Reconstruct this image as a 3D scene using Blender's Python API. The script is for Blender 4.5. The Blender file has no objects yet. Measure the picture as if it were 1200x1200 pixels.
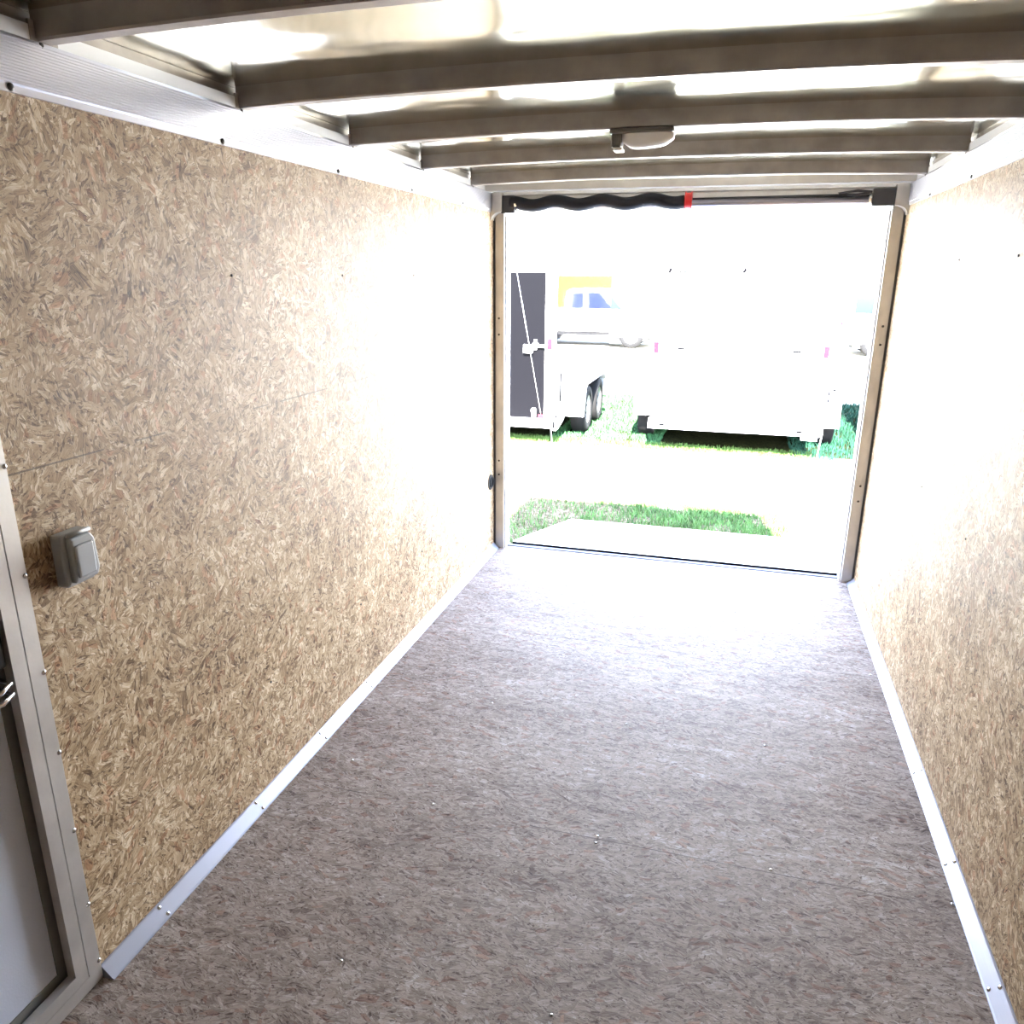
import bpy, bmesh, math, random
from mathutils import Vector, Matrix
random.seed(7)
PI = math.pi
W = 1.95            # inside width of the cargo trailer
YF, YR = -4.65, 0.0   # front wall and rear door plane
ZC = 1.835          # top of the wood walls
ZB = 1.922          # top of the aluminium band, underside of the roof bows
GZ = -0.5           # ground outside
S = bpy.context.scene

# ------------------------------------------------------------------ camera
cam = bpy.data.cameras.new('camera'); camo = bpy.data.objects.new('camera', cam)
S.collection.objects.link(camo); S.camera = camo
cam.sensor_width = 36; cam.sensor_height = 36; cam.sensor_fit = 'HORIZONTAL'
cam.lens = 910.38 / 1200 * 36
cam.clip_start = 0.02; cam.clip_end = 2000
rx, ry, rz = -0.29742, -0.00535, 0.27471
Rm = Matrix.Rotation(rz, 3, 'Z') @ Matrix.Rotation(rx, 3, 'X') @ Matrix.Rotation(ry, 3, 'Y')
right, fwd, up = Rm.col[0], Rm.col[1], Rm.col[2]
M4 = Matrix((right, up, -fwd)).transposed().to_4x4()
M4.translation = Vector((1.26129, -4.09971, 1.5277))
camo.matrix_world = M4

# ------------------------------------------------------------------ sky
w = bpy.data.worlds.new('sky'); S.world = w; w.use_nodes = True
nt = w.node_tree; nt.nodes.clear()
out = nt.nodes.new('ShaderNodeOutputWorld'); bg = nt.nodes.new('ShaderNodeBackground')
tc = nt.nodes.new('ShaderNodeTexCoord'); sx = nt.nodes.new('ShaderNodeSeparateXYZ')
cr = nt.nodes.new('ShaderNodeValToRGB')
nt.links.new(tc.outputs['Generated'], sx.inputs[0]); nt.links.new(sx.outputs['Z'], cr.inputs[0])
cr.color_ramp.elements[0].position = 0.0; cr.color_ramp.elements[0].color = (0.92, 0.95, 1.0, 1)
cr.color_ramp.elements[1].position = 0.75; cr.color_ramp.elements[1].color = (0.34, 0.52, 0.95, 1)
e = cr.color_ramp.elements.new(0.3); e.color = (0.70, 0.82, 1.0, 1)
nt.links.new(cr.outputs[0], bg.inputs[0]); nt.links.new(bg.outputs[0], out.inputs[0])
bg.inputs[1].default_value = 1.0

# ------------------------------------------------------------------ sun
sun = bpy.data.lights.new('sun', 'SUN'); suno = bpy.data.objects.new('sun', sun)
S.collection.objects.link(suno)
sun.energy = 5.0; sun.angle = 0.009; sun.color = (1.0, 0.95, 0.86)
suno.rotation_euler = Vector((-0.43, 2.67, -2.56)).to_track_quat('-Z', 'Y').to_euler()
suno.location = (3, -8, 10)

S.view_settings.view_transform = 'Standard'; S.view_settings.look = 'None'
S.view_settings.gamma = 1.0; S.view_settings.use_curve_mapping = False
S.view_settings.exposure = 4.75
S.cycles.max_bounces = 12; S.cycles.diffuse_bounces = 8; S.cycles.glossy_bounces = 6
S.cycles.caustics_reflective = True; S.cycles.sample_clamp_indirect = 6
S.cycles.use_denoising = True

# ------------------------------------------------------------------ materials
def mat(name, col, rough=0.5, metal=0.0, spec=0.5, var=0.0, vscale=6.0, bump=0.0, bscale=40.0, stretch=(1, 1, 1), coat=0.0):
    m = bpy.data.materials.new(name); m.use_nodes = True
    n = m.node_tree.nodes; l = m.node_tree.links; b = n['Principled BSDF']
    b.inputs['Base Color'].default_value = (*col, 1); b.inputs['Roughness'].default_value = rough
    b.inputs['Metallic'].default_value = metal; b.inputs['Specular IOR Level'].default_value = spec
    b.inputs['Coat Weight'].default_value = coat
    t = n.new('ShaderNodeTexCoord'); mp = n.new('ShaderNodeMapping'); mp.inputs['Scale'].default_value = stretch
    l.new(t.outputs['Object'], mp.inputs[0])
    if var > 0:
        no = n.new('ShaderNodeTexNoise'); no.inputs['Scale'].default_value = vscale; no.inputs['Detail'].default_value = 5
        l.new(mp.outputs[0], no.inputs['Vector'])
        r = n.new('ShaderNodeValToRGB'); l.new(no.outputs['Fac'], r.inputs[0])
        r.color_ramp.elements[0].position = .3; r.color_ramp.elements[1].position = .7
        r.color_ramp.elements[0].color = (*[c * (1 - var) for c in col], 1)
        r.color_ramp.elements[1].color = (*[min(1, c * (1 + var)) for c in col], 1)
        l.new(r.outputs[0], b.inputs['Base Color'])
    if bump > 0:
        no = n.new('ShaderNodeTexNoise'); no.inputs['Scale'].default_value = bscale; no.inputs['Detail'].default_value = 3
        l.new(mp.outputs[0], no.inputs['Vector'])
        bp = n.new('ShaderNodeBump'); bp.inputs['Strength'].default_value = bump; bp.inputs['Distance'].default_value = 0.01
        l.new(no.outputs['Fac'], bp.inputs['Height']); l.new(bp.outputs[0], b.inputs['Normal'])
    return m

def osb(name, axes, stops, base_angle, spread, seams=(), streak=1.0, rough=0.55, contrast=.75, crackiness=.85, spec=.28, bigscale=(1, 1, 1)):
    """Oriented strand board: flakes laid at random angles; axes picks which object axes span the sheet."""
    m = bpy.data.materials.new(name); m.use_nodes = True
    n = m.node_tree.nodes; l = m.node_tree.links; b = n['Principled BSDF']
    b.inputs['Roughness'].default_value = rough; b.inputs['Specular IOR Level'].default_value = spec
    def N(t, **k):
        x = n.new(t)
        for a, v in k.items(): setattr(x, a, v)
        return x
    def math_(op, a, bb=None, clamp=False):
        x = N('ShaderNodeMath', operation=op, use_clamp=clamp)
        for i, v in enumerate((a, bb)):
            if v is None: continue
            if isinstance(v, (int, float)): x.inputs[i].default_value = v
            else: l.new(v, x.inputs[i])
        return x.outputs[0]
    t = N('ShaderNodeTexCoord'); s = N('ShaderNodeSeparateXYZ'); l.new(t.outputs['Object'], s.inputs[0])
    c = N('ShaderNodeCombineXYZ'); l.new(s.outputs[axes[0]], c.inputs[0]); l.new(s.outputs[axes[1]], c.inputs[1])
    uv = c.outputs[0]
    dn = N('ShaderNodeTexNoise'); dn.inputs['Scale'].default_value = 9; dn.inputs['Detail'].default_value = 3; l.new(uv, dn.inputs['Vector'])
    dv = N('ShaderNodeVectorMath', operation='MULTIPLY_ADD'); l.new(dn.outputs['Color'], dv.inputs[0])
    dv.inputs[1].default_value = (.035, .035, 0); l.new(uv, dv.inputs[2])
    uvd = dv.outputs[0]
    def layer(off, s1, s2, asp):
        a = N('ShaderNodeVectorMath', operation='ADD'); a.inputs[1].default_value = (off, off * 1.7, 0); l.new(uvd, a.inputs[0])
        v1 = N('ShaderNodeTexVoronoi', voronoi_dimensions='2D'); v1.inputs['Scale'].default_value = s1; l.new(a.outputs[0], v1.inputs['Vector'])
        sc = N('ShaderNodeSeparateColor'); l.new(v1.outputs['Color'], sc.inputs[0])
        ang = math_('ADD', math_('MULTIPLY', math_('SUBTRACT', sc.outputs[0], .5), spread), base_angle)
        vr = N('ShaderNodeVectorRotate', rotation_type='Z_AXIS'); l.new(a.outputs[0], vr.inputs['Vector']); l.new(ang, vr.inputs['Angle'])
        sm = N('ShaderNodeVectorMath', operation='MULTIPLY'); sm.inputs[1].default_value = (1, asp, 1); l.new(vr.outputs[0], sm.inputs[0])
        v2 = N('ShaderNodeTexVoronoi', voronoi_dimensions='2D'); v2.inputs['Scale'].default_value = s2; l.new(sm.outputs[0], v2.inputs['Vector'])
        s2c = N('ShaderNodeSeparateColor'); l.new(v2.outputs['Color'], s2c.inputs[0])
        ed = N('ShaderNodeTexVoronoi', voronoi_dimensions='2D', feature='DISTANCE_TO_EDGE'); ed.inputs['Scale'].default_value = s2; l.new(sm.outputs[0], ed.inputs['Vector'])
        g = N('ShaderNodeTexNoise'); g.inputs['Scale'].default_value = 110; g.inputs['Detail'].default_value = 5
        sg = N('ShaderNodeVectorMath', operation='MULTIPLY'); sg.inputs[1].default_value = (.4, 1.5, 1); l.new(sm.outputs[0], sg.inputs[0]); l.new(sg.outputs[0], g.inputs['Vector'])
        st = N('ShaderNodeVectorMath', operation='MULTIPLY'); st.inputs[1].default_value = (1, 1.5, 1); l.new(sm.outputs[0], st.inputs[0])
        sn = N('ShaderNodeTexNoise'); sn.inputs['Scale'].default_value = s2 * .95; sn.inputs['Detail'].default_value = 2.5; sn.inputs['Distortion'].default_value = 1.0; l.new(st.outputs[0], sn.inputs['Vector'])
        return s2c, ed.outputs['Distance'], g.outputs['Fac'], sn.outputs['Fac']
    A = layer(0.0, 17, 36, 2.6); B = layer(3.3, 38, 78, 2.4)
    big = N('ShaderNodeTexNoise'); big.inputs['Scale'].default_value = 2.2; big.inputs['Detail'].default_value = 4; bs = N('ShaderNodeVectorMath', operation='MULTIPLY'); bs.inputs[1].default_value = bigscale; l.new(uvd, bs.inputs[0]); l.new(bs.outputs[0], big.inputs['Vector'])
    mid = N('ShaderNodeTexNoise'); mid.inputs['Scale'].default_value = 15; mid.inputs['Detail'].default_value = 3; l.new(bs.outputs[0], mid.inputs['Vector'])
    pick = math_('GREATER_THAN', A[0].outputs[1], .66)
    mx = N('ShaderNodeMix', data_type='FLOAT'); l.new(pick, mx.inputs[0]); l.new(B[0].outputs[0], mx.inputs[2]); l.new(A[0].outputs[0], mx.inputs[3])
    mg = N('ShaderNodeMix', data_type='FLOAT'); l.new(pick, mg.inputs[0]); l.new(B[2], mg.inputs[2]); l.new(A[2], mg.inputs[3])
    me = N('ShaderNodeMix', data_type='FLOAT'); l.new(pick, me.inputs[0]); l.new(B[1], me.inputs[2]); l.new(A[1], me.inputs[3])
    val = math_('ADD', math_('ADD', math_('MULTIPLY', math_('SUBTRACT', mx.outputs[0], .5), contrast), .5), math_('MULTIPLY', math_('SUBTRACT', mg.outputs[0], .5), 1.1 * streak))
    val = math_('ADD', val, math_('MULTIPLY', math_('SUBTRACT', big.outputs['Fac'], .5), .7))
    val = math_('ADD', val, math_('MULTIPLY', math_('SUBTRACT', mid.outputs['Fac'], .5), .75), True)
    r = N('ShaderNodeValToRGB'); l.new(val, r.inputs[0])
    els = r.color_ramp.elements
    while len(els) < len(stops): els.new(.5)
    for el, (p_, c_) in zip(els, stops): el.position = p_; el.color = (*c_, 1)
    # reddish flakes here and there
    red = N('ShaderNodeMix', data_type='RGBA'); red.blend_type = 'MULTIPLY'
    l.new(math_('MULTIPLY', math_('GREATER_THAN', A[0].outputs[2], .93), .6), red.inputs[0]); l.new(r.outputs[0], red.inputs[6]); red.inputs[7].default_value = (.82, .55, .45, 1)
    # open gaps between flakes read as thin dark lines
    gap = math_('MULTIPLY', math_('LESS_THAN', me.outputs[0], .035), math_('GREATER_THAN', mg.outputs[0], .53))
    sp = N('ShaderNodeTexNoise'); sp.inputs['Scale'].default_value = 75; sp.inputs['Detail'].default_value = 3; l.new(uvd, sp.inputs['Vector'])
    gap2 = math_('GREATER_THAN', sp.outputs['Fac'], .66)
    crack = math_('MAXIMUM', math_('MULTIPLY', math_('SUBTRACT', A[3], .60), 14, True), math_('MULTIPLY', math_('SUBTRACT', B[3], .62), 14, True))
    gap = math_('MULTIPLY', gap, .5)
    gp = math_('MULTIPLY', math_('MAXIMUM', math_('MAXIMUM', gap, gap2), crack), crackiness)
    dk = N('ShaderNodeMix', data_type='RGBA'); dk.blend_type = 'MULTIPLY'; l.new(gp, dk.inputs[0]); l.new(red.outputs[2], dk.inputs[6]); dk.inputs[7].default_value = (.22, .17, .14, 1)
    col = dk.outputs[2]
    for ax, pos in seams:
        d = math_('LESS_THAN', math_('ABSOLUTE', math_('SUBTRACT', s.outputs[ax], pos)), .0018)
        d = math_('MULTIPLY', math_('MULTIPLY', d, math_('GREATER_THAN', big.outputs['Fac'], .47)), .7)
        k = N('ShaderNodeMix', data_type='RGBA'); l.new(d, k.inputs[0]); l.new(col, k.inputs[6]); k.inputs[7].default_value = (.05, .035, .025, 1)
        col = k.outputs[2]
    l.new(col, b.inputs['Base Color'])
    bp = N('ShaderNodeBump'); bp.inputs['Strength'].default_value = .35; bp.inputs['Distance'].default_value = .0015
    l.new(math_('SUBTRACT', val, gp), bp.inputs['Height']); l.new(bp.outputs[0], b.inputs['Normal'])
    return m

WALL = [(0, (.11, .063, .029)), (.22, (.25, .164, .087)), (.5, (.365, .26, .15)), (.75, (.47, .355, .225)), (1, (.66, .55, .39))]
FLOOR = [(0, (.085, .057, .045)), (.22, (.165, .125, .10)), (.5, (.245, .197, .165)), (.75, (.31, .26, .225)), (1, (.45, .40, .36))]
M = {}
M['osb_wall'] = osb('osb_wall', (1, 2), WALL, 0.3, 5.5, seams=((2, 1.17),))
M['osb_floor'] = osb('osb_floor', (0, 1), FLOOR, 0.0, 1.1, seams=((1, -2.27), (1, -1.05)), rough=.65, spec=.2, contrast=.5, crackiness=.8, bigscale=(.55, 1.8, 1))
M['alu'] = mat('brushed_aluminium', (.72, .72, .74), .34, .9, var=.06, bump=.05, bscale=120, stretch=(1, .05, 1))
M['alu_strip'] = mat('corner_strip_aluminium', (.26, .265, .31), .4, .5, bump=.04, bscale=120, stretch=(1, .05, 1))
M['alu_frame'] = mat('frame_aluminium', (.58, .56, .53), .42, .75, var=.12, vscale=9, bump=.05, bscale=60)
M['alu_white'] = mat('bright_ribbed_aluminium', (.55, .55, .60), .36, .7)
M['bow'] = mat('galvanised_bow_steel', (.35, .32, .295), .42, .6, var=.15, vscale=14, bump=.06, bscale=30)
M['steel'] = mat('zinc_screw', (.6, .6, .62), .25, 1.0)
M['dark_screw'] = mat('dark_screw', (.06, .055, .05), .4, .5)
M['seal'] = mat('grey_door_seal', (.16, .16, .15), .6)
M['black'] = mat('black_rubber', (.018, .018, .02), .7, 0, .3)
M['dark_steel'] = mat('dark_steel', (.07, .07, .075), .45, .6, var=.2)
M['cable_cover'] = mat('black_spring_cover', (.012, .012, .018), .5, .1, .4)
M['shaft'] = mat('spring_shaft', (.35, .34, .40), .3, .9)
M['sill'] = mat('weathered_sill', (.12, .12, .15), .65, 0, .15, var=.15)
M['red'] = mat('red_plastic', (.7, .03, .03), .4)
M['grey_plastic'] = mat('grey_plastic', (.30, .31, .31), .45, 0, .5, var=.05)
M['door_paint'] = mat('painted_door_skin', (.50, .54, .64), .4, 0, .5, bump=.08, bscale=220)
M['lens'] = mat('lamp_lens', (.95, .95, .93), .3, 0, .6, bump=.3, bscale=30); M['lens'].node_tree.nodes['Principled BSDF'].inputs['Transmission Weight'].default_value = 0
M['tie_ring'] = mat('black_painted_steel', (.01, .01, .01), .6, 0, .2)
M['lamp_base'] = mat('lamp_base', (.16, .15, .14), .5)
M['chrome'] = mat('chrome', (.8, .8, .82), .12, 1)
M['white_paint'] = mat('white_trailer_paint', (.80, .81, .83), .25, 0, .5, bump=.02, bscale=6)
M['black_paint'] = mat('black_trailer_paint', (.0035, .0035, .0045), .3, 0, .03, bump=.12, bscale=5)
M['gloss_black'] = mat('gloss_black_siding', (.006, .006, .008), .03, 0, .6, bump=.05, bscale=2.5)
M['white_metal'] = mat('white_metal', (.75, .76, .78), .35, .3)
M['tyre'] = mat('tyre', (.012, .012, .013), .8, 0, .15, bump=.2, bscale=80)
M['rim'] = mat('wheel_rim', (.6, .6, .62), .35, .5)
M['tail_lens'] = mat('red_lens', (.2, .004, .012), .25)
M['mark'] = mat('dark_hardware', (.003, .003, .004), .7, 0, .03)
M['turf_blade_shade_tint'] = mat('turf_blade_shade_tint', (.04, .115, .045), .7, 0, .1, var=.3, vscale=7)  # greener blades: shade in the trailer gap painted into the grass colour
M['car_glass'] = mat('car_glass', (.012, .018, .05), .1, 0, .35)  # dark glass with the sky's blue reflection painted into its colour
M['blade'] = mat('grass_blade', (.07, .13, .035), .7, 0, .15, var=.45, vscale=7)
M['blade_shade_tint'] = mat('grass_blade_shade_tint', (.010, .045, .027), .7, 0, .15, var=.4, vscale=7)  # darker teal copy of the grass, shade painted into the blades
M['straw'] = mat('dry_stem', (.15, .115, .065), .8, 0, .15, var=.4, vscale=9)

# roof sheet: mirror-like aluminium with soft oil-canning
def roof_mat():
    m = bpy.data.materials.new('roof_sheet_aluminium'); m.use_nodes = True
    n = m.node_tree.nodes; l = m.node_tree.links; b = n['Principled BSDF']
    b.inputs['Base Color'].default_value = (.62, .61, .52, 1); b.inputs['Metallic'].default_value = 1; b.inputs['Roughness'].default_value = .14
    t = n.new('ShaderNodeTexCoord'); mp = n.new('ShaderNodeMapping'); mp.inputs['Scale'].default_value = (1, 1.6, 1); l.new(t.outputs['Object'], mp.inputs[0])
    no = n.new('ShaderNodeTexNoise'); no.inputs['Scale'].default_value = 2.3; no.inputs['Detail'].default_value = 1.5; l.new(mp.outputs[0], no.inputs['Vector'])
    bp = n.new('ShaderNodeBump'); bp.inputs['Strength'].default_value = .5; bp.inputs['Distance'].default_value = .03
    l.new(no.outputs['Fac'], bp.inputs['Height']); l.new(bp.outputs[0], b.inputs['Normal'])
    return m
M['roof'] = roof_mat()

def ground_mat():
    m = bpy.data.materials.new('ground_soil_and_gravel'); m.use_nodes = True
    n = m.node_tree.nodes; l = m.node_tree.links; b = n['Principled BSDF']; b.inputs['Roughness'].default_value = .95
    b.inputs['Specular IOR Level'].default_value = 0
    t = n.new('ShaderNodeTexCoord'); s = n.new('ShaderNodeSeparateXYZ'); l.new(t.outputs['Object'], s.inputs[0])
    no = n.new('ShaderNodeTexNoise'); no.inputs['Scale'].default_value = 3.5; no.inputs['Detail'].default_value = 6; l.new(t.outputs['Object'], no.inputs['Vector'])
    fine = n.new('ShaderNodeTexNoise'); fine.inputs['Scale'].default_value = 45; fine.inputs['Detail'].default_value = 6; l.new(t.outputs['Object'], fine.inputs['Vector'])
    def mth(op, a, bb, c=False):
        x = n.new('ShaderNodeMath'); x.operation = op; x.use_clamp = c
        for i, v in enumerate((a, bb)):
            if isinstance(v, (int, float)): x.inputs[i].default_value = v
            else: l.new(v, x.inputs[i])
        return x.outputs[0]
    yy = mth('ADD', s.outputs['Y'], mth('MULTIPLY', mth('SUBTRACT', no.outputs['Fac'], .5), .5))
    def band(lo, hi, soft):
        a = mth('DIVIDE', mth('SUBTRACT', yy, lo), soft, True); c = mth('DIVIDE', mth('SUBTRACT', hi, yy), soft, True)
        return mth('MULTIPLY', a, c)
    def ramp(c0, c1, src):
        r = n.new('ShaderNodeValToRGB'); l.new(src, r.inputs[0]); r.color_ramp.elements[0].position = .35; r.color_ramp.elements[1].position = .65
        r.color_ramp.elements[0].color = (*c0, 1); r.color_ramp.elements[1].color = (*c1, 1); return r.outputs[0]
    def mix(f, a, bb):
        x = n.new('ShaderNodeMix'); x.data_type = 'RGBA'; l.new(f, x.inputs[0]); l.new(a, x.inputs[6]); l.new(bb, x.inputs[7]); return x.outputs[2]
    gravel = ramp((.42, .39, .31), (.58, .54, .45), fine.outputs['Fac'])
    soil = ramp((.05, .036, .02), (.15, .115, .07), fine.outputs['Fac'])
    turf = ramp((.008, .010, .005), (.022, .022, .01), fine.outputs['Fac'])  # near-black: shade under the parked trailers painted into the ground colour
    field = ramp((.13, .15, .02), (.19, .21, .028), no.outputs['Fac'])
    col = mix(band(-30, 2.9, .15), gravel, soil)
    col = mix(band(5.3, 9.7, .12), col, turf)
    col = mix(band(24, 5000, 3), col, field)
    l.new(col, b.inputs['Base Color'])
    bp = n.new('ShaderNodeBump'); bp.inputs['Strength'].default_value = .6; bp.inputs['Distance'].default_value = .02
    l.new(fine.outputs['Fac'], bp.inputs['Height']); l.new(bp.outputs[0], b.inputs['Normal'])
    return m
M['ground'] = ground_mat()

# ------------------------------------------------------------------ mesh helpers
class MB:
    def __init__(s): s.bm = bmesh.new()
    def box(s, x0, x1, y0, y1, z0, z1, bev=0.0, rot=None, piv=None):
        g = bmesh.ops.create_cube(s.bm, size=1)['verts']
        for v in g: v.co = Vector(((x0 + x1) / 2 + v.co.x * (x1 - x0), (y0 + y1) / 2 + v.co.y * (y1 - y0), (z0 + z1) / 2 + v.co.z * (z1 - z0)))
        if bev > 0:
            es = list({e for v in g for e in v.link_edges})
            r = bmesh.ops.bevel(s.bm, geom=es, offset=bev, segments=2, affect='EDGES', profile=.5)
            g = list({v for f in r['faces'] for v in f.verts} | {v for v in g if v.is_valid})
        if rot:
            bmesh.ops.rotate(s.bm, verts=g, cent=piv or Vector(((x0 + x1) / 2, (y0 + y1) / 2, (z0 + z1) / 2)), matrix=rot)
        return s
    def prism(s, pts, axis, a, b):
        """polygon pts extruded along axis from a to b; pts are the two other coordinates in x,y,z order"""
        def mk(p, t):
            return Vector((t, p[0], p[1])) if axis == 0 else Vector((p[0], t, p[1])) if axis == 1 else Vector((p[0], p[1], t))
        A = [s.bm.verts.new(mk(p, a)) for p in pts]; B = [s.bm.verts.new(mk(p, b)) for p in pts]
        n = len(pts)
        s.bm.faces.new(A); s.bm.faces.new(B[::-1])
        for i in range(n): s.bm.faces.new((A[i], B[i], B[(i + 1) % n], A[(i + 1) % n]))
        return s
    def tube(s, pts, r, seg=10, cap=True):
        pts = [Vector(p) for p in pts]; rings = []
        rr = r if isinstance(r, (list, tuple)) else [r] * len(pts)
        for i, p in enumerate(pts):
            d = (pts[min(i + 1, len(pts) - 1)] - pts[max(i - 1, 0)]).normalized()
            u = d.cross(Vector((0, 0, 1)));
            if u.length < 1e-3: u = d.cross(Vector((1, 0, 0)))
            u.normalize(); v = d.cross(u)
            rings.append([s.bm.verts.new(p + rr[i] * (math.cos(2 * PI * k / seg) * u + math.sin(2 * PI * k / seg) * v)) for k in range(seg)])
        for a, b in zip(rings, rings[1:]):
            for k in range(seg): s.bm.faces.new((a[k], a[(k + 1) % seg], b[(k + 1) % seg], b[k]))
        if cap: s.bm.faces.new(rings[0][::-1]); s.bm.faces.new(rings[-1])
        return s
    def lathe(s, prof, c, axis, seg=24):
        """prof: list of (radius, offset along axis)"""
        ax = Vector(axis).normalized(); u = ax.cross(Vector((0, 0, 1)))
        if u.length < 1e-3: u = ax.cross(Vector((1, 0, 0)))
        u.normalize(); v = ax.cross(u); c = Vector(c); rings = []
        for r, h in prof:
            if r < 1e-6: rings.append([s.bm.verts.new(c + ax * h)])
            else: rings.append([s.bm.verts.new(c + ax * h + r * (math.cos(2 * PI * k / seg) * u + math.sin(2 * PI * k / seg) * v)) for k in range(seg)])
        for a, b in zip(rings, rings[1:]):
            for k in range(seg):
                k2 = (k + 1) % seg
                f = [a[k % len(a)], a[k2 % len(a)], b[k2 % len(b)], b[k % len(b)]]
                f2 = []
                for q in f:
                    if q not in f2: f2.append(q)
                if len(f2) > 2: s.bm.faces.new(f2)
        return s
    def build(s, name, m, parent=None, smooth=False, bevel=0):
        bmesh.ops.recalc_face_normals(s.bm, faces=s.bm.faces)
        me = bpy.data.meshes.new(name); s.bm.to_mesh(me); s.bm.free()
        if smooth:
            for p in me.polygons: p.use_smooth = True
        me.materials.append(m)
        o = bpy.data.objects.new(name, me); S.collection.objects.link(o)
        if parent: o.parent = parent; o.matrix_parent_inverse = Matrix.Translation(-parent.location)
        if bevel:
            md = o.modifiers.new('bevel', 'BEVEL'); md.width = bevel; md.segments = 2; md.limit_method = 'ANGLE'
        return o

def tag(o, label=None, cat=None, group=None, kind=None):
    if label: o['label'] = label
    if cat: o['category'] = cat
    if group: o['group'] = group
    if kind: o['kind'] = kind
    return o
def empty(name, loc): 
    o = bpy.data.objects.new(name, None); S.collection.objects.link(o); o.location = loc; o.empty_display_size = .1
    return o
def struct(o, label, cat='structure'): return tag(o, label, cat, kind='structure')
def screws(parent, pts, axis, r=.0065, m='steel'):
    """dome headed screws: one mesh, linked copies"""
    ref = None
    for p in pts:
        if ref is None:
            ref = MB().lathe([(0, .0035), (r * .45, .0032), (r * .85, .002), (r, 0), (r, -.003)], (0, 0, 0), axis, 12).build('screw', M[m], None, True)
            o = ref
        else:
            o = ref.copy(); S.collection.objects.link(o)
        o.parent = parent; o.location = Vector(p) - parent.location

# ================================================================== THE TRAILER SHELL
TH = 0.05
fl = MB().box(-.0, W, YF, .04, -.03, 0).build('floor', M['osb_floor'])
struct(fl, 'grey brown strand board floor of the cargo trailer', 'floor')
screws(fl, [(x, y, 0) for y in (-2.26, -2.84, -1.66, -1.08) for x in (.5, 1.0, 1.47)] + [(1.0, -2.288, 0), (.166, -2.127, 0), (1.911, -2.256, 0), (1.891, -1.03, 0)], (0, 0, 1), .005)
# left wall has the side door opening at y -3.08 .. -3.86
wl = MB()
wl.box(-TH, 0, -3.07, 0, -.03, ZC); wl.box(-TH, 0, YF, -3.87, -.03, ZC); wl.box(-TH, 0, -3.87, -3.07, 1.80, ZC); wl.box(-TH, 0, -3.87, -3.07, -.03, .05)
wl = wl.build('wall_left', M['osb_wall']); struct(wl, 'left strand board wall with side door and grey box', 'wall')
wr = MB().box(W, W + TH, YF, 0, -.03, ZC).build('wall_right', M['osb_wall']); struct(wr, 'right strand board wall, washed out by daylight', 'wall')
screws(wl, [(0, y, z) for y in (-1.09, -1.69, -2.29) for z in (.35, 1.52)], (1, 0, 0), .004, 'dark_screw')
screws(wr, [(W, y, z) for y in (-.5, -1.09, -1.69) for z in (.8, 1.58)], (-1, 0, 0), .004, 'dark_screw')
wf = MB().box(-TH, W + TH, YF - TH, YF, -.03, ZB + .12).build('wall_front', mat('front_wall_board', (.22, .16, .10), .6, var=.25, vscale=20)); struct(wf, 'front wall behind the viewer', 'wall')
# roof sheet, slightly arched
def roof_z(x): 
    u = (x - W / 2) / (W / 2); return ZB + .050 + .015 * (1 - abs(u) ** 2.5)
bm = MB(); NX, NY = 36, 60
g0 = [[bm.bm.verts.new((-TH + (W + 2 * TH) * i / NX, YF - TH + (YR + .12 - YF + TH) * j / NY, roof_z(min(W, max(0, -TH + (W + 2 * TH) * i / NX))))) for j in range(NY + 1)] for i in range(NX + 1)]
for i in range(NX):
    for j in range(NY): bm.bm.faces.new((g0[i][j], g0[i][j + 1], g0[i + 1][j + 1], g0[i + 1][j]))
ce = bm.build('ceiling', M['roof'], None, True)
sm = ce.modifiers.new('thickness', 'SOLIDIFY'); sm.thickness = .02; sm.offset = 1
struct(ce, 'shiny aluminium roof sheet above the bows', 'ceiling')
me = ce.data
# make sure the sheet thickens upward
if me.polygons[0].normal.z < 0: sm.offset = -1

# ribbed aluminium band along the top of each wall
def band(name, x, s, label):
    n = 15; pts = []; z0, z1 = ZC - .008, ZB
    pts += [(x - s * .002, z0), (x + s * .006, z0), (x + s * .006, z0 + .012)]
    za, zb = z0 + .014, z1 - .004
    for i in range(n):
        a = za + (zb - za) * i / n; h = (zb - za) / n; bow = .002
        pts += [(x + s * (.006 + bow), a + h * .15), (x + s * (.0075 + bow), a + h * .3), (x + s * (.0075 + bow), a + h * .75), (x + s * (.006 + bow), a + h * .9)]
    pts += [(x + s * .006, z1), (x - s * .002, z1)]
    o = MB().prism(pts, 1, YF, -.07).build(name, M['alu_white'])
    struct(o, label, 'trim')
    screws(o, [(x + s * .007, y, z0 + .008) for y in (-2.884, -2.283, -1.69, -1.095, -.5)], (s, 0, 0), .007, 'dark_screw')
    screws(o, [(x + s * .007, y - .01, z1 - .004) for y in BOWS[:5]], (s, 0, 0), .005, 'dark_screw')
    return o
BOWS = [-.35 + (k - 4) * .6107 for k in range(5)]
band('trim_1', 0.0, 1, 'ribbed aluminium band along the top of the left wall')
band('trim_2', W, -1, 'ribbed aluminium band along the top of the right wall')
# pale top rail above each band
for nm, x0, x1, lb in (('trim_3', -.012, .004, 'pale top rail above the left ribbed band'), ('trim_4', W - .004, W + .012, 'pale top rail above the right ribbed band')):
    struct(MB().box(x0, x1, YF, 0, ZB, ZB + .026).build(nm, M['white_metal']), lb, 'trim')
for nm, x0, x1, lb in (('trim_7', -TH, -.012, 'dark upper side rail above the left wall'), ('trim_8', W + .012, W + TH, 'dark upper side rail above the right wall')):
    struct(MB().box(x0, x1, YF, 0, ZC, ZB + .12).build(nm, M['bow']), lb, 'trim')
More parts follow.
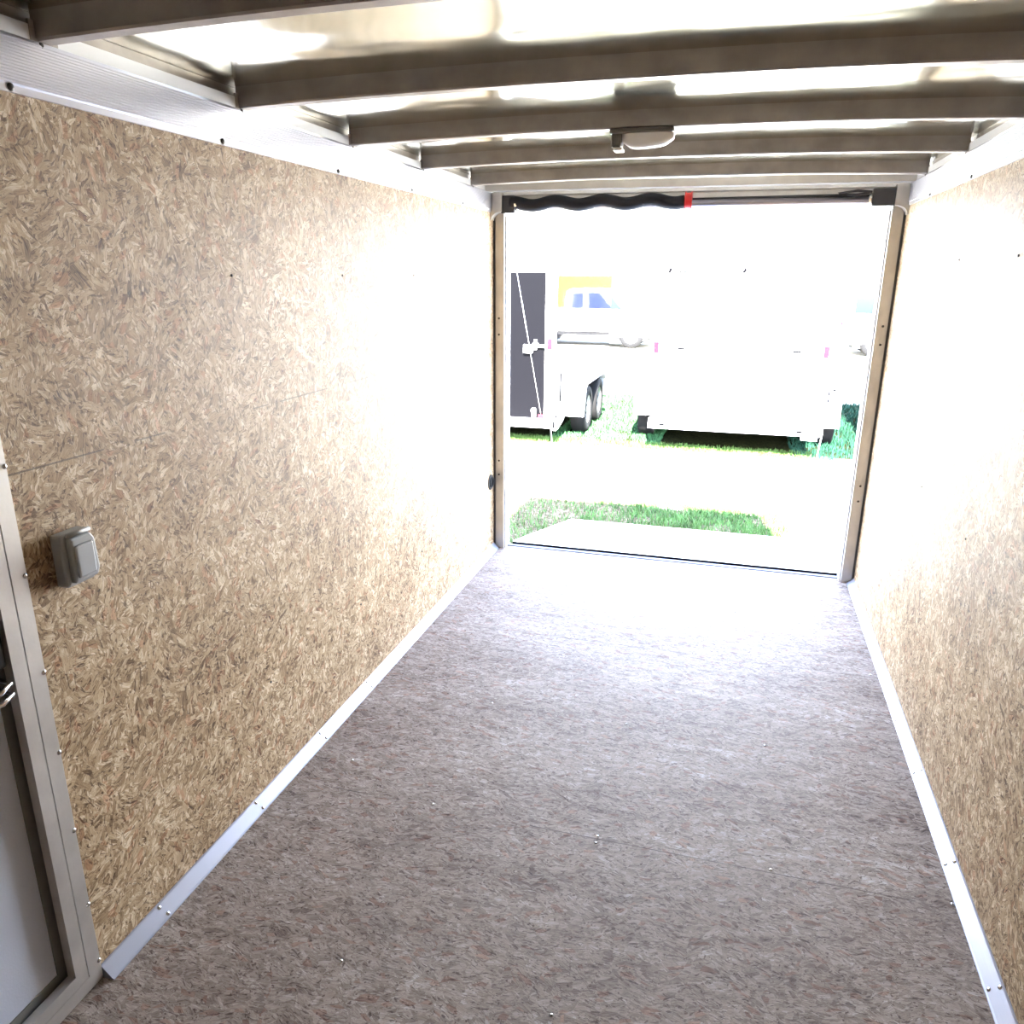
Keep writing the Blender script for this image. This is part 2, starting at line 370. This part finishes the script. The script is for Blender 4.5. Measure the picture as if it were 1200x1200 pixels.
# bevelled aluminium strip in the corner of floor and wall
def strip(name, x, s, label, ys, y0):
    a = .033
    pts = [(x, .0), (x, a), (x + s * .002, a), (x + s * .004, a - .004), (x + s * (a - .004), .004), (x + s * a, .002), (x + s * a, 0)]
    pts += []
    o = MB().prism(pts, 1, y0, -.012).build(name, M['alu_strip']); struct(o, label, 'trim')
    screws(o, [(x + s * .007, y, a - .008) for y in ys] + [(x + s * (a - .008), y + .006, .007) for y in ys], (s * .7, 0, .7), .006)
strip('trim_5', 0.0, 1, 'bright aluminium strip between floor and left wall', (-2.845, -2.43, -2.05, -1.69, -1.38, -1.07, -.7, -.35), -3.028)
strip('trim_6', W, -1, 'bright aluminium strip between floor and right wall', (-2.52, -2.12, -1.70, -1.38, -1.085, -.7, -.35), YF)
# exterior skin and chassis so the trailer throws its real shade
ex = MB(); ex.box(-TH - .02, -TH, YF - .1, .1, -.12, ZB + .13); ex.box(W + TH, W + TH + .02, YF - .1, .1, -.12, ZB + .13); ex.box(-TH - .02, W + TH + .02, YF - .12, .1, ZB + .115, ZB + .14)
ex.box(-TH, W + TH, YF, .1, -.12, -.045)
struct(ex.build('exterior_skin', M['white_paint']), 'outer white skin of the trailer one stands in', 'trailer shell')

# roof bows: arched hat channels across the trailer
bow_labels = ['dark roof bow nearest the viewer, cut off at the upper left corner', 'second roof bow from the viewer, first one crossing the whole picture',
              'middle roof bow carrying the white dome lamp', 'roof bow just beyond the dome lamp', 'farthest roof bow, next to the rear door header']
def make_bow(y, bm=None):
    bm = MB(); n = 30; rows = []
    prof = [(-.019, .050), (-.019, .004), (-.015, 0), (.015, 0), (.019, .004), (.019, .050)]
    for i in range(n + 1):
        x = W * i / n; z = roof_z(x) - .0475
        # bow ends taper down onto the rail
        rows.append([bm.bm.verts.new((x, y + a, z + b_ - .001)) for a, b_ in prof])
    for a, b_ in zip(rows, rows[1:]):
        for k in range(6): bm.bm.faces.new((a[k], a[(k + 1) % 6], b_[(k + 1) % 6], b_[k]))
    bm.bm.faces.new(rows[0]); bm.bm.faces.new(rows[-1][::-1])
    return bm
for k, y in enumerate(BOWS):
    e = empty('roof_bow', (W / 2, y, ZB)); tag(e, bow_labels[k], 'roof bow', 'arched steel bows under the roof sheet')
    make_bow(y).build('channel', M['bow'], e)
    MB().box(.001, .006, y - .03, y + .03, ZB + .001, ZB + .034).build('end_plate', M['bow'], e)
    MB().box(W - .006, W - .001, y - .03, y + .03, ZB + .001, ZB + .034).build('end_plate', M['bow'], e)

# ================================================================== REAR DOOR FRAME
d1 = empty('door_1', (W / 2, 0, 0)); struct(d1, 'open rear doorway with aluminium posts and header', 'door')
for x0, x1, s in ((0.004, .058, 1), (W - .060, W - .004, -1)):
    pm = MB(); xa, xb = (x0, x1)
    inner = x1 if s > 0 else x0
    pm.box(xa, xb, -.006, .03, 0, ZC + .012, .002)
    po = pm.build('post', M['alu_frame'], d1)
    MB().box(min(inner, inner + s * .008), max(inner, inner + s * .008), .012, .085, 0, ZC - .02).build('door_stop', M['white_metal'], d1)
    MB().box(x0 - .004 if s > 0 else x1 - .006, x0 + .006 if s > 0 else x1 + .004, -.012, -.005, 0, ZC - .02).build('edge_seal', M['dark_steel'], d1)
    xm = (x0 + x1) / 2 - s * .002
    screws(po, [(xm, -.006, z) for z in (1.30, 1.215, .52, .44)], (0, -1, 0), .006, 'dark_screw')
# header with curved gussets
hd = MB().box(0, W, .0, .08, ZC + .002, ZB + .02).box(0, W, -.018, .0, ZB - .012, ZB + .02).build('header', M['alu_frame'], d1)
MB().box(0, W, -.16, -.10, ZB - .004, ZB + .034).build('header_lip', M['alu_frame'], d1)
for x, s in ((0, 1), (W, -1)):
    pts = [(x, ZB - .004), (x + s * .06, ZB - .004)] + [(x + s * (.060 - .055 * math.sin(a)), ZC - .045 + .04 * math.cos(a)) for a in [PI / 2 * i / 6 for i in range(7)]] + [(x, ZC - .045)]
    MB().prism(pts, 1, -.065, -.008).build('gusset', M['alu_frame'], d1)
MB().box(.06, W - .06, .045, .076, -.06, .003, .002).build('sill', M['sill'], d1)

# ================================================================== COUNTERBALANCE SPRING above the door
sp = empty('door_spring', (W / 2, -.04, 1.868)); tag(sp, 'ramp door spring shaft in a wavy black sleeve above the rear opening', 'door spring')
yS, zS = -.035, 1.866
MB().tube([(.07, yS, zS - .012), (W - .08, yS, zS - .012)], .016, 14).build('shaft', M['shaft'], sp, True)
MB().tube([(.99, yS + .012, zS + .004), (W - .09, yS + .012, zS + .010)], .010, 10).build('support_rod', M['dark_steel'], sp, True)
pts = []; rad = []
for i in range(97):
    x = .10 + .87 * i / 96; pts.append((x, yS, zS + .009 * math.sin((x - .1) * 2 * PI / .235 + 1.6))); rad.append(.031)
MB().tube(pts, rad, 16).build('spring_sleeve', M['cable_cover'], sp, True)
rc = MB().lathe([(0, -.017), (.042, -.017), (.042, -.012), (.036, -.012), (.036, .012), (.042, .012), (.042, .017), (0, .017)], (.985, yS, zS), (1, 0, 0), 20).build('winding_plug', M['red'], sp); tag(rc, 'red winding plug')
MB().box(.055, .125, -.055, -.032, 1.822, 1.905, .004).build('bracket', M['dark_steel'], sp)
MB().box(W - .155, W - .055, -.055, -.032, 1.828, 1.902, .004).build('bracket', M['dark_steel'], sp)
MB().lathe([(0, -.01), (.02, -.01), (.02, .01), (0, .01)], (.135, yS - .01, zS), (1, 0, 0), 16).build('collar', M['chrome'], sp)
MB().lathe([(0, -.006), (.022, -.006), (.022, .006), (0, .006)], (W - .165, yS - .01, zS - .006), (1, 0, 0), 16).build('collar', M['chrome'], sp)
MB().tube([(W - .16, yS - .02, zS + .02), (W - .22, yS - .02, zS + .028), (W - .30, yS - .02, zS + .018), (W - .235, yS - .02, zS + .008), (W - .17, yS - .02, zS + .016)], .006, 8).build('cable_end', M['dark_steel'], sp, True)
MB().tube([(.13, yS - .008, zS - .01), (.135, yS - .006, zS - .03)], .004, 8).build('cable_pin', M['chrome'], sp, True)

# ================================================================== RAMP DOOR folded down outside
rd = empty('ramp_door', (.98, .115, -.01)); tag(rd, 'pale ramp door folded down from the trailer sill onto the ground', 'ramp')
ang = math.atan2(-.43, 1.9)
Rr = Matrix.Rotation(ang, 3, 'X'); pv = Vector((.98, .128, 0))
M['ramp'] = mat('ramp_board', (.72, .68, .60), .6, 0, .4, var=.12, vscale=12)
MB().box(.09, 1.885, .132, 1.93, -.045, -.002, 0, Rr, pv).build('panel', M['ramp'], rd)
for x0, x1 in ((.075, .09), (1.885, 1.90)): MB().box(x0, x1, .132, 1.93, -.05, .003, 0, Rr, pv).build('side_channel', M['alu'], rd)
MB().box(.075, 1.90, 1.93, 1.96, -.05, .003, 0, Rr, pv).build('end_channel', M['alu'], rd)
MB().box(.075, 1.90, .122, .1315, -.05, -.004).build('hinge_leaf', M['mark'], rd)  # near-black strip on the ramp edge, painting the slot's shade
MB().tube([(.09, .108, -.035), (1.88, .108, -.035)], .008, 10).build('hinge', M['dark_steel'], rd, True)
screws(rd, [Vector(pv) + Rr @ (Vector((x, y, 0)) - pv) for x in (.2, 1.75) for y in (.35, 1.0, 1.7)], (0, -.2, 1), .006, 'dark_screw')

# ================================================================== SIDE DOOR (left edge)
d2 = empty('door_2', (0, -3.4, 0)); struct(d2, 'grey side door with aluminium jamb at the left edge', 'door')
ya, yb, za, zb = -3.86, -3.08, .055, 1.79
MB().box(-.045, -.022, ya + .02, yb - .02, za + .02, zb - .02).build('panel', M['door_paint'], d2)
def ring(x0, x1, o, i):   # a rectangular frame between outset o and inset i of the opening
    m = MB()
    m.box(x0, x1, yb - i, yb + o, za - o, zb + o); m.box(x0, x1, ya - o, ya + i, za - o, zb + o)
    m.box(x0, x1, ya + i, yb - i, za - o, za + i); m.box(x0, x1, ya + i, yb - i, zb - i, zb + o)
    return m
jf = ring(0.0005, .006, .05, -.017).build('jamb_flange', M['alu_frame'], d2)
ring(-.01, .011, .010, .020).build('jamb_rib', M['alu_frame'], d2)
ring(-.002, .0015, .0170, -.010).build('jamb_groove', M['dark_steel'], d2)
ring(-.03, -.020, -.006, .034).build('door_seal', M['seal'], d2)
screws(jf, [(.006, -3.034, z) for z in (1.19, .978, .774, .592, .402, .209, .055)], (1, 0, 0), .0055)
lt = MB().box(-.022, .004, -3.20, -3.102, .82, .98, .006).build('latch', M['dark_steel'], d2)
MB().box(.002, .010, -3.185, -3.12, .85, .95, .004).build('paddle', M['black'], lt)
for dz in (0, .022): MB().tube([(-.02, -3.108, .792 - dz), (.010, -3.110, .79 - dz), (.014, -3.135, .784 - dz), (.002, -3.16, .782 - dz), (-.02, -3.165, .78 - dz)], .005, 8).build('hook', M['chrome'], d2, True)

# ================================================================== GREY BOX, TIE RING, DOME LAMP
ob = empty('switch_box', (0, -2.925, .975)); tag(ob, 'small grey weatherproof switch box on the left wall beside the side door', 'switch box')
MB().box(0.0005, .030, -2.965, -2.893, .925, 1.035, .006).build('box', M['grey_plastic'], ob, False)
lid = MB().prism([(-2.958, .935), (-2.900, .935), (-2.892, .950), (-2.896, 1.015), (-2.905, 1.028), (-2.955, 1.028)], 0, .030, .044).build('flap_cover', M['grey_plastic'], ob, False, .004)
MB().box(.044, .050, -2.952, -2.906, .945, 1.012, .004).build('window', mat('cover_window', (.36, .37, .38), .3), lid)
MB().tube([(.036, -2.955, 1.033), (.036, -2.9, 1.033)], .005, 8).build('hinge', M['grey_plastic'], ob, True)

tr = empty('tie_down_ring', (0, -.075, .41)); tag(tr, 'dark round tie down ring low on the left wall by the rear post', 'tie down ring')
MB().lathe([(0, .004), (.022, .005), (.040, .006), (.044, .002), (.044, 0.0005)], (0, -.075, .41), (1, 0, 0), 24).build('dish', M['tie_ring'], tr, True)
rp = [(.010, -.075 + .026 * math.cos(a), .41 + .026 * math.sin(a)) for a in [2 * PI * i / 20 for i in range(21)]]
MB().tube(rp, .004, 8, False).build('ring', M['tie_ring'], tr, True)

LX = .02
dl = empty('dome_light', (.925, -1.575, 1.92)); tag(dl, 'white dome lamp fixed under the middle roof bow', 'lamp')
zb0 = roof_z(.92) - .052
MB().box(.832 + LX, 1.018 + LX, -1.625, -1.545, zb0 - .014, zb0, .004).build('base', M['lamp_base'], dl)
lp = MB()
n = 14; rows = []
for i in range(n + 1):
    t = i / n; x = .868 + LX + .148 * t; k = (1 - abs(2 * t - 1) ** 4)
    z = zb0 - .014 - (.042 - .010 * t) * max(k, .25) ** .5; hw = .036 * max(k, .3) ** .4
    rows.append([lp.bm.verts.new((x, -1.585 + a * hw, zb0 - .014 + (z - zb0 + .014) * b_)) for a, b_ in ((-1, 0), (-.95, .6), (-.6, .95), (0, 1), (.6, .95), (.95, .6), (1, 0))])
for a, b_ in zip(rows, rows[1:]):
    for k in range(6): lp.bm.faces.new((a[k], a[k + 1], b_[k + 1], b_[k]))
lp.bm.faces.new(rows[0]); lp.bm.faces.new(rows[-1])
lp.build('lens', M['lens'], dl, True)
sw = MB().box(.838 + LX, .866 + LX, -1.618, -1.552, zb0 - .050, zb0 - .013, .004).build('switch_housing', M['lamp_base'], dl)
MB().box(.842 + LX, .870 + LX, -1.612, -1.558, zb0 - .058, zb0 - .050, .003).build('rim', M['lens'], sw)

# ================================================================== OUTSIDE: ground
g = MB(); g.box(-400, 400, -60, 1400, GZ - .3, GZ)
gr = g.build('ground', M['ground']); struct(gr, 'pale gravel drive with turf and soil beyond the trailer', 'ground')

def grass(name, label, zones, m, n, hmin, hmax, wd, kind='stuff'):
    bm = bmesh.new()
    for _ in range(n):
        x0, x1, y0, y1 = random.choice(zones); x = random.uniform(x0, x1); y = random.uniform(y0, y1)
        # clumpy
        if math.sin(x * 9.1 + math.sin(y * 7)) * math.cos(y * 8.3 + math.sin(x * 5)) < -.35 and random.random() < .7: continue
        h = random.uniform(hmin, hmax); a = random.uniform(0, 2 * PI); b_ = random.uniform(0, 2 * PI); lean = random.uniform(.1, .8) * h
        dx, dy = math.cos(a) * wd, math.sin(a) * wd; lx, ly = math.cos(b_) * lean, math.sin(b_) * lean
        v = [bm.verts.new((x - dx, y - dy, GZ)), bm.verts.new((x + dx, y + dy, GZ)), bm.verts.new((x + dx * .7 + lx * .35, y + dy * .7 + ly * .35, GZ + h * .6)), bm.verts.new((x - dx * .7 + lx * .35, y - dy * .7 + ly * .35, GZ + h * .6)), bm.verts.new((x + lx, y + ly, GZ + h))]
        bm.faces.new(v[:4]); bm.faces.new((v[3], v[2], v[4]))
    me = bpy.data.meshes.new(name); bm.to_mesh(me); bm.free(); me.materials.append(m)
    o = bpy.data.objects.new(name, me); S.collection.objects.link(o); tag(o, label, 'grass', kind='stuff'); return o
grass('grass_strip', 'bright green grass just beyond the ramp door', [(.1, 1.75, 2.1, 2.9), (.5, 1.8, 2.2, 2.9), (-1.6, .2, 1.0, 2.7)], M['blade'], 9000, .02, .07, .004)
grass('dry_stems', 'dry brownish stems and leaf litter left of the ramp', [(-1.6, .9, 1.8, 3.0), (1.8, 2.6, .3, 1.8)], M['straw'], 5000, .01, .04, .005)
grass('turf_edge', 'sunlit yellow green grass edge along the front of the parked trailers', [(-3.2, 2.2, 5.22, 5.5)], M['blade'], 11000, .02, .065, .005)
grass('turf', 'turf with shade painted in as pale green, in the gap between the two parked trailers', [(-.95, .45, 5.5, 9.5)], M['turf_blade_shade_tint'], 13000, .02, .065, .006)
grass('shaded_turf', 'turf with shade painted in as deep green, right of the white cargo trailer', [(2.0, 3.4, 5.25, 9.6)], M['blade_shade_tint'], 9000, .03, .10, .006)

# ================================================================== PARKED TRAILERS
def wheel(parent, x, y, r, wdt, s):
    """s: +1 outer face towards +x"""
    c = (x, y, GZ + r)
    t = MB().lathe([(r * .60, -wdt / 2), (r * .92, -wdt / 2), (r, -wdt * .36), (r, wdt * .36), (r * .92, wdt / 2), (r * .60, wdt / 2), (r * .58, 0), (r * .60, -wdt / 2)], c, (1, 0, 0), 36).build('wheel', M['tyre'], parent, True)
    h = s * wdt / 2
    MB().lathe([(0, h * .55), (r * .16, h * .62), (r * .2, h * .4), (r * .48, h * .30), (r * .55, h * .82), (r * .62, h * .9), (r * .62, h * .2), (0, h * .1)], c, (1, 0, 0), 30).build('rim', M['rim'], t, True)
    for k in range(8):
        a = 2 * PI * k / 8 + .2
        MB().box(x + min(h * .42, h * .5), x + max(h * .42, h * .5), y - r * .055, y + r * .055, GZ + r + r * .24, GZ + r + r * .44, 0, Matrix.Rotation(a, 3, 'X'), Vector(c)).build('vent_hole', M['tyre'], t)
    return t

def cargo_trailer(x0, x1, yf, L, ztop, door_mat, label, doorbox, wheels_y, bumper_z, hardware, side='white_paint'):
    e = empty('cargo_trailer', ((x0 + x1) / 2, yf, GZ)); tag(e, label, 'trailer')
    zf = bumper_z + .10
    MB().box(x0, x1, yf + .03, yf + L, zf - .02, ztop, .02).build('body', M[side], e)
    MB().box(x0 - .01, x1 + .01, yf + .01, yf + L + .01, ztop - .04, ztop + .03, .015).build('roof_rim', M['white_metal'], e)
    dx0, dx1, dz0, dz1 = doorbox
    fm = MB(); fm.box(x0, dx0 - .004, yf, yf + .04, zf, ztop - .04, .006); fm.box(dx1 + .004, x1, yf, yf + .04, zf, ztop - .04, .006)
    fm.box(dx0 - .004, dx1 + .004, yf, yf + .04, dz1 + .004, ztop - .04)
    fm.build('rear_frame', M['white_paint'], e)
    MB().box(dx0, dx1, yf - .012, yf + .03, dz0, dz1, .006).build('rear_door', door_mat, e)
    # bumper beam with angled ends
    bz = bumper_z
    MB().prism([(x0 - .02, zf + .01), (x1 + .02, zf + .01), (x1 + .02, bz), (x0 - .02, bz)], 1, yf - .05, yf + .06).build('bumper', M['white_paint'], e)
    for xa in (x0 + .25, x1 - .35): MB().box(xa, xa + .1, yf + .1, yf + L, bz - .02, zf - .02).build('chassis_rail', M['black'], e)
    for i in range(6): 
        yy = yf + .35 + i * (L - .6) / 5
        MB().box(x0 + .06, x1 - .06, yy, yy + .05, bz + .0, zf - .02).build('crossmember', M['black'], e)
    for yw in wheels_y:
        MB().tube([(x0 + .05, yw, GZ + .31), (x1 - .05, yw, GZ + .31)], .035, 10).build('axle', M['black'], e)
        wheel(e, x0 - .15, yw, .315, .19, -1); wheel(e, x1 + .15, yw, .315, .19, 1)
    ya_, yb_ = wheels_y[0] - .46, wheels_y[-1] + .46
    for xa, xb, s in ((x0 - .27, x0 + .01, -1), (x1 - .01, x1 + .27, 1)):
        zt = GZ + .69
        # fender: top plate plus a skirt scalloped over the two wheels
        prof = [(ya_, zt - .36), (ya_ + .05, zt - .10), (ya_ + .18, zt), (yb_ - .18, zt), (yb_ - .05, zt - .10), (yb_, zt - .36), (yb_ - .03, zt - .36), (yb_ - .075, zt - .11), (yb_ - .19, zt - .018), (ya_ + .19, zt - .018), (ya_ + .075, zt - .11), (ya_ + .03, zt - .36)]
        MB().prism(prof, 0, xa, xb).build('fender', M['white_metal'], e)
        yo = (wheels_y[0] + wheels_y[-1]) / 2
        MB().prism([(ya_ - .03, zt - .40), (ya_ + .04, zt - .02), (ya_ + .14, zt - .02), (ya_ + .02, zt - .40)], 0, min(xa, xa + s * .0) , xa + .02 if s < 0 else xa + .28).build('mudguard', M['white_metal'], e)
    # tail lamps, marker lamps
    for xt in hardware['tail']:
        t = MB().box(xt - .028, xt + .028, yf - .03, yf, .665, .80, .008).build('tail_light', M['tail_lens'], e)
    for xt in hardware.get('markers', []): MB().box(xt - .02, xt + .02, yf - .012, yf + .01, dz1 + .02, dz1 + .045, .004).build('marker_light', M['mark'], e)
    return e

SUN_Y = 5.1
# --- left trailer with the black rear door
lt_ = cargo_trailer(-2.80, -.80, SUN_Y, 4.1, 1.78, M['black_paint'], 'cargo trailer with black rear door and twin wheels, left in the opening', (-2.66, -.94, -.165, 1.545), (6.08, 6.93), -.275, {'tail': [-.872]}, 'gloss_black')
rod = MB().tube([(-1.28, SUN_Y - .02, 1.54), (-.965, SUN_Y - .02, -.12)], .0035, 8).build('door_cable', M['alu'], lt_, True)
hs = MB().box(-1.19, -.90, SUN_Y - .045, SUN_Y - .014, .69, .72, .004).build('lock_bar', M['white_metal'], lt_)
MB().box(-1.19, -1.07, SUN_Y - .06, SUN_Y - .02, .62, .685, .01).build('handle', M['white_metal'], hs)
MB().lathe([(0, .03), (.035, .03), (.04, .02), (.04, 0), (0, 0)], (-1.045, SUN_Y - .012, .715), (0, -1, 0), 18).build('latch_hub', M['white_metal'], hs)
MB().box(-1.065, -1.025, SUN_Y - .035, SUN_Y - .012, .66, .78, .006).build('keeper', M['white_metal'], hs)
MB().lathe([(0, .02), (.03, .02), (.034, 0), (0, 0)], (-1.06, SUN_Y - .012, -.07), (0, -1, 0), 18).build('hinge_cap', M['white_metal'], lt_)
MB().box(-1.085, -1.03, SUN_Y - .03, SUN_Y - .012, -.165, -.07, .008).build('hinge_leaf', M['white_metal'], lt_)
cl = MB().box(-1.0, -.93, SUN_Y - .03, SUN_Y - .012, -.165, -.115, .005).build('reflector', M['tail_lens'], lt_); tag(cl, 'small red reflector')
MB().tube([(-.87, SUN_Y + .1, -.27), (-.855, SUN_Y + .12, -.47), (-.85, SUN_Y + .12, -.499)], .007, 8).build('stabilizer_leg', M['alu'], lt_, True)
MB().prism([(SUN_Y - .05, -.30), (SUN_Y - .05, -.19), (SUN_Y + .5, -.19), (SUN_Y + .35, -.25), (SUN_Y + .1, -.30)], 0, -.81, -.77).build('side_skirt', M['white_paint'], lt_)
MB().box(-.798, -.792, SUN_Y + .3, SUN_Y + .33, -.0, .35).build('side_trim', M['mark'], lt_)

# --- white trailer in the middle
wt = cargo_trailer(.36, 2.25, SUN_Y, 4.1, 2.25, M['white_paint'], 'white cargo trailer with closed white ramp door, middle of the opening', (.56, 2.06, -.08, 1.56), (6.2, 7.05), -.20, {'tail': [.385, 2.215]})
for x in (.47, 1.27): MB().box(x, x + .03, SUN_Y - .02, SUN_Y - .0, 1.55, 1.60, .004, Matrix.Rotation(.5, 3, 'Y')).build('clip', M['mark'], wt)
MB().tube([(.59, SUN_Y - .022, 1.47), (.59, SUN_Y - .022, 1.555), (.60, SUN_Y - .022, 1.565), (.85, SUN_Y - .022, 1.568)], .0085, 8).build('grab_rod', M['mark'], wt, True)
for x in (.66, 1.905): 
    h = MB().box(x - .04, x + .045, SUN_Y - .05, SUN_Y - .02, .718, .736, .004).build('latch', M['mark'], wt)
    MB().box(x - .03, x + .03, SUN_Y - .03, SUN_Y - .012, .70, .718, .003).build('latch_plate', M['white_metal'], h)
for x in (.50, 2.02): MB().box(x - .03, x + .03, SUN_Y - .056, SUN_Y - .05, -.165, -.14, .002).build('bumper_slot', M['mark'], wt)
MB().box(2.05, 2.22, SUN_Y - .06, SUN_Y + .08, -.245, -.19).build('bumper_end', M['white_paint'], wt)
MB().box(2.285, 2.30, SUN_Y - .012, SUN_Y + .02, .14, .32, .002).build('corner_pin', M['mark'], wt)
MB().box(2.255, 2.27, SUN_Y + .0, SUN_Y + .05, .0, .6, .002).build('corner_flange', M['white_metal'], wt)
MB().lathe([(0, .01), (.014, .008), (.016, 0), (0, 0)], (2.345, SUN_Y + .0, .32), (0, -1, 0), 12).build('bolt', M['mark'], wt)
MB().tube([(2.27, SUN_Y + .02, -.22), (2.262, SUN_Y + .08, -.36), (2.255, SUN_Y + .12, -.5)], .007, 8).build('stabilizer_leg', M['alu'], wt, True)

# --- added trailer, unseen beyond the right post, there to shade the turf
shade_trailer = cargo_trailer(3.28, 5.2, SUN_Y + .1, 4.0, 1.95, M['white_paint'], 'added unseen trailer beyond the right post, casting shade on the turf', (3.5, 5.0, -.08, 1.6), (6.3, 7.15), -.20, {'tail': [3.305, 5.175]})

# ================================================================== CARS in the far row
def car(x0, yb0, kind, label, paint, L=4.4, flip=1):
    """side-on car whose near flank stands at yb0"""
    e = empty('car', (x0 + L / 2, yb0 + .9, GZ)); tag(e, label, 'car', 'cars parked in the far row')
    z = GZ
    if kind == 'suv':
        sil = [(0, .30), (0, .75), (.05, 1.0), (.25, 1.05), (.55, 1.52), (.75, 1.60), (2.75, 1.60), (3.35, 1.08), (4.2, .95), (4.38, .75), (4.4, .30)]
        win = [[(.45, 1.08), (.68, 1.47), (1.20, 1.50), (1.20, 1.08)], [(1.27, 1.08), (1.27, 1.50), (2.10, 1.50), (2.10, 1.08)], [(2.17, 1.08), (2.17, 1.50), (2.68, 1.50), (3.12, 1.08)]]
    elif kind == 'van':
        sil = [(0, .30), (0, 1.6), (.12, 1.95), (3.1, 1.95), (3.75, 1.2), (4.3, 1.0), (4.4, .7), (4.4, .30)]
        win = [[(.25, 1.1), (.25, 1.5), (1.15, 1.5), (1.15, 1.1)], [(1.3, 1.1), (1.3, 1.5), (2.25, 1.5), (2.25, 1.1)], [(2.4, 1.1), (2.4, 1.5), (3.05, 1.5), (3.45, 1.1)]]
    else:
        sil = [(0, .42), (0, 1.0), (1.55, 1.0), (1.62, 1.55), (1.75, 1.62), (2.65, 1.62), (3.15, 1.1), (4.25, .98), (4.4, .8), (4.4, .42)]
        win = [[(1.72, 1.08), (1.76, 1.50), (2.12, 1.53), (2.12, 1.08)], [(2.2, 1.08), (2.2, 1.53), (2.6, 1.53), (2.98, 1.08)]]
    k = L / 4.4
    P = lambda q: [((x0 + a * k) if flip > 0 else (x0 + L - a * k), z + b_) for a, b_ in q]
    MB().prism(P(sil), 1, yb0, yb0 + 1.8).build('body', paint, e, False, .05)
    for q in win: MB().prism(P(q), 1, yb0 - .012, yb0 + .01).build('window', M['car_glass'], e)
    lo = min(b_ for a, b_ in sil)
    MB().prism(P([(.3, lo - .1), (.3, lo + .03), (4.1, lo + .03), (4.1, lo - .1)]), 1, yb0 + .06, yb0 + 1.7).build('sill', M['black'], e)
    top = max(b_ for a, b_ in sil)
    MB().prism(P([(.8, top + .002), (.8, top + .04), (2.6, top + .04), (2.6, top + .002)] if kind != 'pickup' else [(1.8, top), (1.8, top + .02), (2.5, top + .02), (2.5, top)]), 1, yb0 + .1, yb0 + .14).build('roof_rail', M['mark'], e)
    for a in (.85, 3.5):
        xw = P([(a, 0)])[0][0]; r = .34
        c = (xw, yb0 + .12, z + r)
        t = MB().lathe([(r * .6, -.11), (r * .94, -.11), (r, -.06), (r, .06), (r * .94, .11), (r * .6, .11)], c, (0, 1, 0), 28).build('wheel', M['tyre'], e, True)
        MB().lathe([(0, -.07), (r * .3, -.08), (r * .55, -.06), (r * .62, -.10), (r * .62, .05), (0, .05)], c, (0, 1, 0), 24).build('rim', M['rim'], t, True)
        c2 = (xw, yb0 + 1.68, z + r)
        MB().lathe([(0, -.11), (r * .94, -.11), (r, -.06), (r, .06), (r * .94, .11), (0, .11)], c2, (0, 1, 0), 24).build('wheel', M['tyre'], e, True)
    for a, b_, mm in ((4.36, .82, 'lens'), (-.02, .85, 'tail_lens')):
        xa = P([(a, b_)])[0]; MB().box(xa[0] - .03, xa[0] + .03, yb0 + .1, yb0 + .35, xa[1] - .06, xa[1] + .08, .01).build('lamp', M[mm], e)
    return e
car(-4.35, 18.6, 'suv', 'white car with dark windows, sky reflection painted in blue, seen between the two parked trailers', M['white_paint'], 3.4, 1)
car(-.8, 18.9, 'pickup', 'white pickup parked behind the white cargo trailer', M['white_paint'], 4.4, -1)
car(3.9, 18.2, 'van', 'white van right of the white cargo trailer in the far row', M['white_paint'], 4.2, 1)
